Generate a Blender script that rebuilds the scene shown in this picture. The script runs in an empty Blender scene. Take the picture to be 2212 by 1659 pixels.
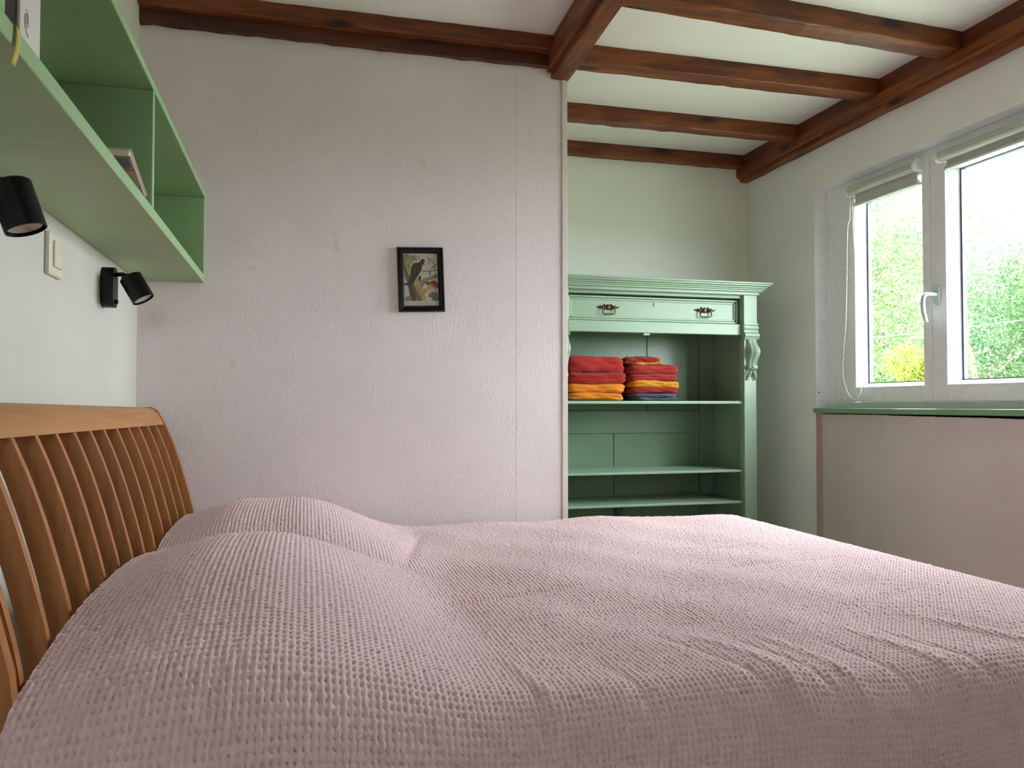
import bpy, bmesh, math, random
import numpy as np
from mathutils import Vector, Matrix
from mathutils.geometry import tessellate_polygon
random.seed(7); rng = np.random.default_rng(7)
S = bpy.context.scene; C = S.collection
R = math.radians; PI = math.pi
H = 1.05                      # eye height: all z below are given relative to eye level

# ------------------------------------------------------------------ camera, world, exposure
cam = bpy.data.objects.new('camera', bpy.data.cameras.new('camera')); C.objects.link(cam)
cam.location = (0, 0, H); cam.rotation_euler = (R(90 + 1.4836), 0, R(-14.593))
cam.data.sensor_width = 36; cam.data.lens = 1735.2 / 2212 * 36; cam.data.clip_start = 0.02; cam.data.clip_end = 200
S.camera = cam
W = bpy.data.worlds.new('overcast_sky'); S.world = W; W.use_nodes = True
bg = W.node_tree.nodes['Background']; bg.inputs[0].default_value = (0.87, 0.94, 1.0, 1); bg.inputs[1].default_value = 5.2
S.view_settings.view_transform = 'Standard'; S.view_settings.look = 'None'
S.view_settings.exposure = 2.75; S.view_settings.gamma = 1; S.view_settings.use_curve_mapping = False

S.cycles.max_bounces = 16; S.cycles.diffuse_bounces = 10; S.cycles.transparent_max_bounces = 24

def portal(name, loc, rot, sx, sy):
    l = bpy.data.lights.new(name, 'AREA'); l.shape = 'RECTANGLE'; l.size = sx; l.size_y = sy; l.cycles.is_portal = True
    o = bpy.data.objects.new(name, l); C.objects.link(o); o.location = loc; o.rotation_euler = rot
portal('window_portal', (2.40, 2.22, 0.47 + H), (0, R(90), 0), 0.95, 1.74)
portal('fill_window_portal', (-0.12, -1.42, 0.475 + H), (R(-90), 0, 0), .45, .45)  # portal of the unseen rear window added as fill

# ------------------------------------------------------------------ helpers
def srgb(r, g, b):
    f = lambda c: (c/255/12.92) if c/255 <= .04045 else ((c/255 + .055)/1.055)**2.4
    return (f(r), f(g), f(b), 1)
LOC = {}
def link(name, me, parent=None, kind=None):
    o = bpy.data.objects.new(name, me); C.objects.link(o)
    if parent is not None:
        o.parent = parent
        if parent.name in LOC: o.matrix_parent_inverse = Matrix.Translation(-LOC[parent.name])
    if kind: o['kind'] = kind
    return o
def tag(o, label, cat, group=None):
    o['label'] = label; o['category'] = cat
    if group: o['group'] = group
    return o
def thing(name, loc, label, cat, group=None):
    o = bpy.data.objects.new(name, None); C.objects.link(o); o.empty_display_size = .05
    v = Vector((loc[0], loc[1], loc[2] + H)); o.location = v; LOC[o.name] = v
    if label: tag(o, label, cat, group)
    return o
def finish(name, bm, mat, parent=None, smooth=False, kind=None, angle=None):
    """one mesh object from a bmesh given in eye-level coordinates"""
    for v in bm.verts: v.co.z += H
    me = bpy.data.meshes.new(name); bm.to_mesh(me); bm.free()
    for m in (mat if isinstance(mat, (list, tuple)) else [mat]): me.materials.append(m)
    if smooth:
        me.polygons.foreach_set('use_smooth', [True]*len(me.polygons))
        if angle: me.set_sharp_from_angle(angle=R(angle))
    o = link(name, me, parent, kind)
    if parent is None and len(me.vertices):
        co = np.empty(len(me.vertices)*3, dtype=np.float32); me.vertices.foreach_get('co', co); co = co.reshape(-1, 3)
        b = (co.min(0) + co.max(0))/2; b[2] = co[:, 2].min()
        me.vertices.foreach_set('co', (co - b).astype(np.float32).ravel()); o.location = Vector(b.tolist()); LOC[o.name] = Vector(b.tolist())
    return o
def meshdata(name, verts, faces, mat, parent=None, smooth=False, kind=None):
    v = np.array(verts, dtype=np.float64).copy(); v[:, 2] += H
    me = bpy.data.meshes.new(name); faces = np.asarray(faces, dtype=np.int32); n = faces.shape[1]
    me.vertices.add(len(v)); me.vertices.foreach_set('co', v.astype(np.float32).ravel())
    me.loops.add(faces.size); me.loops.foreach_set('vertex_index', faces.ravel())
    me.polygons.add(len(faces)); me.polygons.foreach_set('loop_start', np.arange(0, faces.size, n, dtype=np.int32))
    if smooth: me.polygons.foreach_set('use_smooth', np.ones(len(faces), dtype=bool))
    me.update(calc_edges=True)
    for m in (mat if isinstance(mat, (list, tuple)) else [mat]): me.materials.append(m)
    return link(name, me, parent, kind)
def add_box(bm, x0, x1, y0, y1, z0, z1, bevel=0, seg=2):
    t = bmesh.new(); bmesh.ops.create_cube(t, size=1)
    for v in t.verts: v.co = Vector(((x0+x1)/2 + v.co.x*(x1-x0), (y0+y1)/2 + v.co.y*(y1-y0), (z0+z1)/2 + v.co.z*(z1-z0)))
    if bevel: bmesh.ops.bevel(t, geom=t.edges[:], offset=bevel, segments=seg, affect='EDGES', profile=.5)
    merge(bm, t)
def merge(bm, t, M=None):
    if M is not None: bmesh.ops.transform(t, matrix=M, verts=t.verts)
    me = bpy.data.meshes.new('tmp'); t.to_mesh(me); t.free(); bm.from_mesh(me); bpy.data.meshes.remove(me)
def box(name, x0, x1, y0, y1, z0, z1, mat, parent=None, bevel=0, seg=2, kind=None, smooth=False):
    bm = bmesh.new(); add_box(bm, x0, x1, y0, y1, z0, z1, bevel, seg)
    return finish(name, bm, mat, parent, smooth, kind)
def add_prism(bm, prof, axis, a, b, cap=True):
    """closed 2-D profile extruded along x, y or z"""
    def P(p, t):
        return {'x': (t, p[0], p[1]), 'y': (p[0], t, p[1]), 'z': (p[0], p[1], t)}[axis]
    A = [bm.verts.new(P(p, a)) for p in prof]; B = [bm.verts.new(P(p, b)) for p in prof]; n = len(prof)
    for i in range(n): bm.faces.new((A[i], A[(i+1) % n], B[(i+1) % n], B[i]))
    if cap: bm.faces.new(A[::-1]); bm.faces.new(B)
    bmesh.ops.recalc_face_normals(bm, faces=bm.faces[:])
def add_tube(bm, pts, rad, n=8, cap=True, squash=1.0):
    pts = [Vector(p) for p in pts]; rads = rad if isinstance(rad, (list, tuple)) else [rad]*len(pts); rings = []
    t0 = (pts[1] - pts[0]).normalized(); up = Vector((0, 0, 1)) if abs(t0.z) < .9 else Vector((1, 0, 0))
    for i, p in enumerate(pts):
        t = (pts[min(i+1, len(pts)-1)] - pts[max(i-1, 0)]).normalized()
        u = t.cross(up).normalized(); w = u.cross(t).normalized(); up = w
        rings.append([bm.verts.new(p + (u*math.cos(2*PI*k/n) + w*squash*math.sin(2*PI*k/n))*rads[i]) for k in range(n)])
    for a, b in zip(rings, rings[1:]):
        for k in range(n): bm.faces.new((a[k], a[(k+1) % n], b[(k+1) % n], b[k]))
    if cap: bm.faces.new(rings[0][::-1]); bm.faces.new(rings[-1])
def add_lathe(bm, prof, p0, axis, n=24):
    """prof: (radius, distance along axis); open ends of radius 0 close themselves"""
    a = Vector(axis).normalized(); u = a.orthogonal().normalized(); w = a.cross(u); p0 = Vector(p0); rings = []
    for r, d in prof:
        c = p0 + a*d
        rings.append([bm.verts.new(c)] if r < 1e-6 else [bm.verts.new(c + (u*math.cos(2*PI*k/n) + w*math.sin(2*PI*k/n))*r) for k in range(n)])
    for A, B in zip(rings, rings[1:]):
        for k in range(n):
            q = (k+1) % n
            if len(A) == 1 and len(B) == 1: break
            if len(A) == 1: bm.faces.new((A[0], B[k], B[q]))
            elif len(B) == 1: bm.faces.new((A[k], A[q], B[0]))
            else: bm.faces.new((A[k], A[q], B[q], B[k]))
    bmesh.ops.recalc_face_normals(bm, faces=bm.faces[:])
def copy_tree(o, parent=None):
    c = o.copy(); C.objects.link(c)
    if parent is not None: c.parent = parent
    for ch in [x for x in bpy.data.objects if x.parent == o]: copy_tree(ch, c)
    return c
sm = lambda a, b, x: (lambda t: t*t*(3 - 2*t))(np.clip((x - a)/(b - a), 0, 1))

# ------------------------------------------------------------------ materials
class NT:
    def __init__(s, name, rough=.6, spec=.5):
        s.m = bpy.data.materials.new(name); s.m.use_nodes = True; s.t = s.m.node_tree; s.n = s.t.nodes; s.b = s.n['Principled BSDF']
        s.b.inputs['Roughness'].default_value = rough; s.b.inputs['Specular IOR Level'].default_value = spec
        s.tc = s.n.new('ShaderNodeTexCoord')
    def L(s, a, b): s.t.links.new(a, b)
    def mapping(s, scale=(1, 1, 1), rot=(0, 0, 0), loc=(0, 0, 0), src='Object', vt='POINT'):
        m = s.n.new('ShaderNodeMapping'); m.vector_type = vt; m.inputs['Scale'].default_value = scale; m.inputs['Rotation'].default_value = rot; m.inputs['Location'].default_value = loc
        s.L(s.tc.outputs[src], m.inputs[0]); return m.outputs[0]
    def noise(s, vec, scale=5, detail=4, rough=.55, dist=0):
        n = s.n.new('ShaderNodeTexNoise'); n.inputs['Scale'].default_value = scale; n.inputs['Detail'].default_value = detail
        n.inputs['Roughness'].default_value = rough; n.inputs['Distortion'].default_value = dist; s.L(vec, n.inputs['Vector']); return n.outputs['Fac']
    def voro(s, vec, scale=5, feature='F1', out='Distance'):
        n = s.n.new('ShaderNodeTexVoronoi'); n.feature = feature; n.inputs['Scale'].default_value = scale; s.L(vec, n.inputs['Vector']); return n.outputs[out]
    def ramp(s, fac, stops, interp='LINEAR'):
        r = s.n.new('ShaderNodeValToRGB'); r.color_ramp.interpolation = interp; e = r.color_ramp.elements
        while len(e) < len(stops): e.new(.5)
        for i, (p, c) in enumerate(stops):
            e[i].position = p; e[i].color = c if isinstance(c, (tuple, list)) else (c, c, c, 1)
        s.L(fac, r.inputs[0]); return r.outputs[0]
    def math(s, op, a, b=None, clamp=False):
        n = s.n.new('ShaderNodeMath'); n.operation = op; n.use_clamp = clamp
        for i, v in enumerate((a, b)):
            if v is None: continue
            if isinstance(v, (int, float)): n.inputs[i].default_value = v
            else: s.L(v, n.inputs[i])
        return n.outputs[0]
    def mix(s, fac, a, b, blend='MIX'):
        n = s.n.new('ShaderNodeMix'); n.data_type = 'RGBA'; n.blend_type = blend
        for i, v in ((0, fac), (6, a), (7, b)):
            if isinstance(v, (int, float)): n.inputs[i].default_value = v
            elif isinstance(v, (tuple, list)): n.inputs[i].default_value = v
            else: s.L(v, n.inputs[i])
        return n.outputs[2]
    def color(s, c):
        if isinstance(c, (tuple, list)): s.b.inputs['Base Color'].default_value = c
        else: s.L(c, s.b.inputs['Base Color'])
    def bump(s, h, strength=.3, dist=.002):
        n = s.n.new('ShaderNodeBump'); n.inputs['Strength'].default_value = strength; n.inputs['Distance'].default_value = dist
        s.L(h, n.inputs['Height']); s.L(n.outputs[0], s.b.inputs['Normal'])

def m_paint(name, col, rough=.7, var=.04, bump=.15, spec=.3, bscale=60):
    t = NT(name, rough, spec); v = t.mapping()
    f = t.noise(v, 3, 5); c2 = tuple(max(0, x*(1 - 2.2*var)) for x in col[:3]) + (1,)
    t.color(t.mix(t.ramp(f, [(.3, 0.), (.7, 1.)]), col, c2)); t.bump(t.noise(v, bscale, 4), bump, .002); return t.m
def m_osb(name, col, amt=1.0, stain=True, spot=None):
    """painted strand board: short raised flakes lying every way"""
    t = NT(name, .62, .35); v = t.mapping(); tot = None
    for i, (ang, st, sc) in enumerate(((12, 4.5, 15), (-38, 4.5, 17), (62, 5, 13), (96, 4.5, 15), (-72, 4.5, 14))):
        mv = t.mapping(scale=(1.3, 1, 1/st), rot=(0, R(ang), 0), loc=(i*3.1, i*1.7, i*2.3), vt='TEXTURE')
        n = t.noise(mv, sc, 1.5, .5)
        ln = t.ramp(t.math('ABSOLUTE', t.math('SUBTRACT', n, .5)), [(0., 1.), (.03, .0)])
        mk = t.ramp(t.noise(t.mapping(loc=(i*7.7, 2, i)), 9, 2), [(.46, 0.), (.62, 1.)])
        q = t.math('MULTIPLY', ln, mk); tot = q if tot is None else t.math('MAXIMUM', tot, q)
    fine = t.noise(v, 90, 3)
    h = t.math('ADD', t.math('MULTIPLY', tot, 1.0), t.math('MULTIPLY', fine, .25))
    t.bump(h, .42*amt, .0016)
    base = t.mix(t.ramp(t.noise(v, 2.2, 5), [(.3, 0.), (.75, 1.)]), col, tuple(x*.93 for x in col[:3]) + (1,))
    if stain:
        sp = t.ramp(t.noise(t.mapping(loc=(3, 9, 1)), 11, 4), [(.68, 0.), (.8, .35)]); base = t.mix(sp, base, srgb(176, 150, 120))
    if spot:
        d = t.n.new('ShaderNodeVectorMath'); d.operation = 'DISTANCE'; t.L(v, d.inputs[0]); d.inputs[1].default_value = spot
        wob = t.math('ADD', d.outputs['Value'], t.math('MULTIPLY', t.noise(v, 30, 3), .03)); base = t.mix(t.ramp(wob, [(.02, .28), (.065, 0.)]), base, srgb(170, 148, 118))
    t.color(base); return t.m
def m_beam(name, axis, dark=srgb(48, 17, 4), mid=srgb(96, 42, 12), light=srgb(146, 78, 26), rough=.48):
    t = NT(name, rough, .5); k = [13, 13, 13]; k['xyz'.index(axis)] = 1.1
    v = t.mapping(scale=k); n = t.noise(v, 3.4, 7, .62, .6)
    k2 = [3.2, 3.2, 3.2]; k2['xyz'.index(axis)] = .9; blotch = t.noise(t.mapping(scale=k2, loc=(5, 2, 8)), 2.1, 4)
    col = t.ramp(t.math('ADD', t.math('MULTIPLY', n, .65), t.math('MULTIPLY', blotch, .45)), [(.30, dark), (.50, mid), (.72, light)])
    k3 = [9, 9, 9]; k3['xyz'.index(axis)] = 3.2
    kn = t.ramp(t.voro(t.mapping(scale=k3), 1.0), [(.08, 1.), (.2, 0.)])
    t.color(t.mix(kn, col, srgb(26, 9, 3))); t.bump(n, .35, .003); return t.m
def m_wood(name, axis, a, b, rough=.42):
    t = NT(name, rough, .5); k = [26, 26, 26]; k['xyz'.index(axis)] = 1.5
    n = t.noise(t.mapping(scale=k), 2.5, 5, .55, .4); t.color(t.ramp(n, [(.3, a), (.7, b)])); t.bump(n, .08, .001); return t.m
def m_plain(name, col, rough=.5, metal=0, spec=.5, bump=0, bscale=200):
    t = NT(name, rough, spec); t.b.inputs['Metallic'].default_value = metal
    v = t.mapping(); n = t.noise(v, 40, 3)
    t.color(t.mix(t.ramp(n, [(.3, 0.), (.7, 1.)]), col, tuple(x*.92 for x in col[:3]) + (1,)))
    if bump: t.bump(t.noise(v, bscale, 3), bump, .001)
    return t.m
def m_brush(name, col, rough=.45, axis='x', worn=None):
    """brush painted wood"""
    t = NT(name, rough, .5); k = [70, 70, 70]; k['xyz'.index(axis)] = 3
    n = t.noise(t.mapping(scale=k), 1.0, 4); v = t.mapping()
    big = t.noise(v, 4, 5); c2 = tuple(x*.86 for x in col[:3]) + (1,)
    c = t.mix(t.ramp(big, [(.3, 0.), (.75, 1.)]), col, c2)
    if worn: c = t.mix(t.ramp(t.noise(t.mapping(scale=(1, 6, 1), loc=(1, 4, 2)), 5, 6, .7), [(.48, 0.), (.72, .5)]), c, worn)
    t.color(c); t.bump(t.math('ADD', n, t.math('MULTIPLY', big, .6)), .25, .0012); return t.m
def m_terry(name, col, dark):
    t = NT(name, .95, .1); v = t.mapping(); n = t.noise(v, 330, 3, .7); w = t.noise(v, 120, 3)
    t.color(t.mix(t.ramp(n, [(.3, 0.), (.65, 1.)]), dark, col)); t.bump(t.math('ADD', n, w), .9, .004)
    t.b.inputs['Sheen Weight'].default_value = .12; t.b.inputs['Sheen Roughness'].default_value = .5; return t.m
def m_glass(name):
    t = NT(name, .02); n = t.n
    tr = n.new('ShaderNodeBsdfTransparent'); tr.inputs[0].default_value = (.96, .98, .97, 1)
    gl = n.new('ShaderNodeBsdfGlossy'); gl.inputs['Roughness'].default_value = .02; lw = n.new('ShaderNodeLayerWeight'); lw.inputs[0].default_value = .5
    fr = t.math('ADD', t.math('MULTIPLY', t.math('POWER', lw.outputs['Facing'], 5.0), .9), .035)
    mx = n.new('ShaderNodeMixShader'); t.L(fr, mx.inputs[0]); t.L(tr.outputs[0], mx.inputs[1]); t.L(gl.outputs[0], mx.inputs[2])
    t.L(mx.outputs[0], n['Material Output'].inputs['Surface']); return t.m
def m_leaf(name, a, b, c):
    t = NT(name, .6, .3); g = t.n.new('ShaderNodeNewGeometry')
    col = t.ramp(g.outputs['Random Per Island'], [(0., a), (.5, b), (1., c)]); t.color(col)
    tl = t.n.new('ShaderNodeBsdfTranslucent'); t.L(col, tl.inputs[0]); mx = t.n.new('ShaderNodeMixShader'); mx.inputs[0].default_value = .45
    t.L(t.b.outputs[0], mx.inputs[1]); t.L(tl.outputs[0], mx.inputs[2]); t.L(mx.outputs[0], t.n['Material Output'].inputs['Surface']); return t.m
def m_spread(name):
    t = NT(name, .92, .12); v = t.mapping(); n = t.noise(v, 420, 3, .65); big = t.noise(v, 2.5, 4)
    c = t.mix(t.ramp(big, [(.3, 0.), (.7, 1.)]), srgb(233, 199, 202), srgb(225, 189, 193))
    t.color(t.mix(t.ramp(n, [(.25, .22), (.6, 0.)]), c, srgb(182, 140, 134))); t.bump(n, .5, .0012)
    t.b.inputs['Sheen Weight'].default_value = .5; t.b.inputs['Sheen Roughness'].default_value = .5
    return t.m

WALL = srgb(222, 217, 208)
MAT = dict(
    wall=m_paint('wall_paint', srgb(204, 201, 191), .75, .03, .12), osb=m_osb('painted_strand_board', srgb(234, 223, 224), 1.0, True, (-.45, 2.7, .27 + H)),
    osb2=m_osb('painted_strand_board_smooth', srgb(240, 241, 230), .45, False), wallr=m_paint('wall_paint_right', srgb(238, 239, 236), .7, .02, .06),
    panel=m_paint('plaster_panel', srgb(214, 204, 200), .8, .05, .10), revealshade=m_paint('plaster_reveal_shade', srgb(190, 168, 160), .85, .05, .2),
    ceil=m_osb('painted_ceiling_board', srgb(238, 236, 230), .5, False), floor=m_wood('floor_boards', 'y', srgb(206, 194, 176), srgb(222, 212, 196)),
    bx=m_beam('stained_beam_x', 'x'), by=m_beam('stained_beam_y', 'y'),
    bdx=m_beam('dark_stained_board', 'x', srgb(34, 11, 3), srgb(64, 25, 7), srgb(98, 46, 15)),
    trim=m_plain('white_trim', srgb(222, 216, 208), .4), upvc=m_plain('white_plastic', srgb(238, 240, 242), .28, 0, .5),
    jamb=m_plain('white_jamb', srgb(244, 246, 248), .4), gasket=m_plain('grey_gasket', srgb(70, 80, 92), .5), metal=m_plain('window_metal', srgb(214, 218, 220), .3, .6),
    fabric=m_plain('blind_fabric', srgb(196, 200, 192), .8), bead=m_plain('bead_white', srgb(238, 238, 234), .35), greenline=m_plain('green_hem', srgb(156, 200, 150), .7),
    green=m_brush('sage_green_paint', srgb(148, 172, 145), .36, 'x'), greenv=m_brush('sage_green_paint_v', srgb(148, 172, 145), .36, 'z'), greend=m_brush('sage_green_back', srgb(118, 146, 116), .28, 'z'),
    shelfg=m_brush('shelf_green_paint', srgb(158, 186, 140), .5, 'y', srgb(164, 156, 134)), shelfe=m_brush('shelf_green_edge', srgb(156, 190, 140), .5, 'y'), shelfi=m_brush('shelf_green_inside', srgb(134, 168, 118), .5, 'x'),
    sill=m_brush('sill_green', srgb(122, 160, 122), .25, 'y'), black=m_plain('black_lacquer', srgb(4, 4, 5), .14, 0, .4), lamp=m_plain('matt_black_metal', srgb(4, 4, 6), .36, .0, .32),
    bulb=m_plain('spot_reflector', srgb(200, 196, 190), .2, .3), dark=m_plain('dark_gap', srgb(12, 11, 10), .9), bronze=m_plain('aged_bronze', srgb(92, 72, 52), .38, .75),
    hw=m_wood('cherry_wood', 'z', srgb(154, 94, 46), srgb(180, 118, 64)), hwy=m_wood('cherry_wood_rail', 'y', srgb(168, 112, 62), srgb(190, 134, 80)),
    cream=m_plain('cream_plastic', srgb(222, 214, 196), .4), mattress=m_plain('white_ticking', srgb(225, 222, 215), .9), spread=m_spread('waffle_cotton'),
    red=m_terry('red_terry', srgb(182, 44, 34), srgb(112, 18, 15)), redp=m_terry('coral_terry', srgb(188, 56, 48), srgb(126, 24, 22)), orange=m_terry('orange_terry', srgb(240, 150, 26), srgb(190, 92, 10)), yellow=m_terry('yellow_terry', srgb(238, 168, 40), srgb(180, 100, 14)),
    grey=m_terry('grey_terry', srgb(104, 108, 122), srgb(62, 66, 80)), paper=m_plain('white_card', srgb(222, 216, 206), .6), glass=m_glass('window_glass'),
    greymetal=m_plain('grey_metal', srgb(110, 104, 112), .4, .2), ribbon=m_plain('yellow_ribbon', srgb(208, 190, 96), .5), grass=m_plain('grass', srgb(136, 144, 122), .95, bump=.6, bscale=30), bark=m_plain('bark', srgb(110, 100, 84), .9),
)

# ------------------------------------------------------------------ the room
XL, XW, YP, YR, YB, ZF = -.5, 2.192, 2.7, 3.65, -1.3, -H
CL, CR = 1.287, 1.262
box('floor', XL - .1, XW + .25, YB - .1, YR + .1, ZF - .05, ZF, MAT['floor'], kind='structure')
bm = bmesh.new(); add_box(bm, XL - .1, .88, YB - .1, YR + .1, CL, CL + .06); add_box(bm, .88, XW + .25, YB - .1, YR + .1, CR, CR + .06)
finish('ceiling', bm, MAT['ceil'], kind='structure')
box('wall_left', XL - .1, XL, YB - .1, YR + .1, ZF, CL + .02, MAT['wall'], kind='structure')
# partition: two painted strand boards with a fine open joint
wp = thing('wall_partition', (.2, YP, ZF), None, None); wp['kind'] = 'structure'
XT = .905
box('board', XL, .7174, YP, YP + .05, ZF, 1.235, MAT['osb'], wp)
box('board', .7179, XT - .019, YP - .0004, YP + .05, ZF, 1.235, MAT['osb'], wp)
bm = bmesh.new(); add_box(bm, XT - .019, XT, YP - .006, YP + .056, ZF, 1.166, .001); finish('trim_1', bm, MAT['trim'], kind='structure')
box('wall_recess', XL, XW, YR, YR + .1, ZF, CR + .02, MAT['osb2'], kind='structure')
# window wall with the opening, lower panel set back a little
OY0, OY1, OZ0, OZ1 = 1.348, 3.093, -.02, .955  # near end of the opening widened out of view for the added sash
bm = bmesh.new()
add_box(bm, XW, XW + .22, OY1, YR + .1, ZF, CR + .02); add_box(bm, XW, XW + .22, OY0, OY1, OZ1, CR + .02); add_box(bm, XW, XW + .22, YB - .1, OY0, ZF, CR + .02)
finish('wall_right', bm, MAT['wallr'], kind='structure')
# lower panel with a ragged plaster edge under the sill
n = 90; ys = np.linspace(OY0, OY1, n); jag = np.cumsum(rng.normal(0, 1, n)); jag = (jag - jag.min())/(np.ptp(jag) + 1e-9)
box('sill_gap_backing', 2.262, 2.40, OY0, OY1, -.075, -.0185, MAT['dark'], kind='structure')  # dark backing added behind the sill gap, its shade put into the colour
top = -.040 - .004*jag - .006*np.clip((2.75 - ys)/.7, 0, 1) + rng.normal(0, .0007, n)
bm = bmesh.new(); add_prism(bm, [(OY0, ZF), (OY1, ZF)] + [(ys[i], top[i]) for i in range(n-1, -1, -1)], 'x', 2.220, 2.2615); finish('wall_under_window', bm, MAT['panel'], kind='structure')
box('wall_under_window_core', 2.262, 2.40, OY0, OY1, ZF, -.0755, MAT['panel'], kind='structure')
bm = bmesh.new(); add_box(bm, XW - .0008, 2.2195, OY1 - .0035, OY1 + .002, ZF, -.036); finish('trim_2', bm, MAT['revealshade'], kind='structure')  # reveal of the set-back panel, its pinkish shade put into the colour
# rear wall with an unseen small window, added to bring in fill daylight
bm = bmesh.new(); RX0, RX1, RZ0, RZ1 = -.345, .105, .25, .70
add_box(bm, XL, RX0, YB - .1, YB, ZF, CL); add_box(bm, RX1, XW, YB - .1, YB, ZF, CL); add_box(bm, RX0, RX1, YB - .1, YB, ZF, RZ0); add_box(bm, RX0, RX1, YB - .1, YB, RZ1, CL)
finish('wall_back', bm, MAT['wall'], kind='structure')
w2 = thing('added_fill_window', (-.12, YB, RZ0), None, None); w2['kind'] = 'structure'
bm = bmesh.new()
for a, b, c, d in ((RX0, RX0+.05, RZ0, RZ1), (RX1-.05, RX1, RZ0, RZ1), (RX0+.05, RX1-.05, RZ0, RZ0+.05), (RX0+.05, RX1-.05, RZ1-.05, RZ1)): add_box(bm, a, b, YB-.08, YB-.03, c, d, .004)
finish('window_frame', bm, MAT['upvc'], w2)
box('pane', RX0+.05, RX1-.05, YB-.06, YB-.055, RZ0+.05, RZ1-.05, MAT['glass'], w2)

# ------------------------------------------------------------------ ceiling timber
def timber(bm, x0, x1, y0, y1, z0, z1, axis, shear=0, amp=.0009, bev=.004, segs=34):
    """hewn beam: long box cut into sections, edges wandering a little"""
    L0, L1 = (x0, x1) if axis == 'x' else (y0, y1); A0, A1 = (y0, y1) if axis == 'x' else (x0, x1)
    prof = [(A0, z0+bev), (A0+bev, z0), (A1-bev, z0), (A1, z0+bev), (A1, z1), (A0, z1)]; rings = []
    for i in range(segs + 1):
        t = L0 + (L1 - L0)*i/segs; ring = []
        for (a, z) in prof:
            ja, jz = random.gauss(0, amp), (random.gauss(0, amp) if z < z1 else 0)
            aa = a + ja + shear*(t - L1)
            ring.append(bm.verts.new((t, aa, z + jz) if axis == 'x' else (aa, t, z + jz)))
        rings.append(ring)
    for A, B in zip(rings, rings[1:]):
        for k in range(6): bm.faces.new((A[k], A[(k+1) % 6], B[(k+1) % 6], B[k]))
    bm.faces.new(rings[0]); bm.faces.new(rings[-1][::-1]); bmesh.ops.recalc_face_normals(bm, faces=bm.faces[:])
def joist(y0, y1, x0, x1, z0, label, skew=0):
    bm = bmesh.new(); timber(bm, x0, x1, y0, y1, z0, CR + .004, 'x', skew)
    return tag(finish('ceiling_joist', bm, MAT['bx']), label, 'beam', 'brown ceiling joists on the window side')
joist(2.215, 2.30, .90, 2.155, 1.198, 'dark brown ceiling joist nearest the viewer, right of the centre beam', .055)
joist(2.622, 2.70, .90, 2.152, 1.198, 'brown ceiling joist directly above the end of the white partition')
joist(3.150, 3.215, .60, 2.152, 1.198, 'brown ceiling joist crossing the middle of the cabinet recess')
joist(3.607, 3.652, .60, 2.152, 1.198, 'brown ceiling joist lying against the back wall above the cabinet')
# wall plate over the window
wpl = thing('wall_plate_beam', (2.165, 1.2, 1.13), 'long dark brown beam along the top of the window wall', 'beam')
bm = bmesh.new(); timber(bm, 2.152, 2.2, YB, 3.66, 1.19, CR + .004, 'y'); finish('upper_board', bm, MAT['bdx'] if False else MAT['by'], wpl)
bm = bmesh.new(); timber(bm, 2.133, 2.2, YB, 3.66, 1.152, 1.196, 'y', 0, .0008, .008); finish('beam', bm, MAT['by'], wpl)
bm = bmesh.new(); timber(bm, 2.150, 2.2, YB, 3.655, 1.132, 1.156, 'y', 0, .0012, .005); finish('lower_strip', bm, MAT['by'], wpl)
# centre beam
cb = thing('centre_beam', (.88, 1.0, 1.157), 'thick dark brown beam coming overhead to the partition end', 'beam')
bm = bmesh.new(); timber(bm, .838, .93, YB, 2.695, 1.235, CL + .002, 'y', .035); finish('upper_board', bm, MAT['by'], cb)
bm = bmesh.new(); timber(bm, .830, .925, YB, 2.699, 1.180, 1.240, 'y', .035, .0009, .007); finish('beam', bm, MAT['by'], cb)
bm = bmesh.new(); timber(bm, .848, .912, YB, 2.712, 1.156, 1.184, 'y', .035, .0014, .004); finish('lower_strip', bm, MAT['by'], cb)
# beam over the partition
pb = thing('partition_beam', (.15, 2.66, 1.19), 'dark brown double beam along the top of the white partition', 'beam')
bm = bmesh.new(); timber(bm, XL, .835, 2.640, 2.705, 1.235, CL + .002, 'x', -.006); finish('beam', bm, MAT['bx'], pb)
bm = bmesh.new(); timber(bm, XL, .832, 2.676, 2.7, 1.190, 1.238, 'x', 0, .0012, .003); finish('lower_board', bm, MAT['bdx'], pb)

# ------------------------------------------------------------------ window
FX = 2.2515
w1 = thing('window_1', (2.25, 2.22, OZ0), None, None); w1['kind'] = 'structure'
bm = bmesh.new()      # smooth white jamb lining and soffit
add_box(bm, XW - .001, FX + .05, OY1 - .003, OY1 + .001, OZ0, OZ1, 0); add_box(bm, XW - .001, FX + .05, OY0, OY1 - .003, OZ1 - .003, OZ1 + .001, 0); add_box(bm, XW - .001, FX + .05, OY0 - .001, OY0 + .003, OZ0, OZ1 - .003, 0)
finish('jamb_lining', bm, MAT['jamb'], w1)
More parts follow.
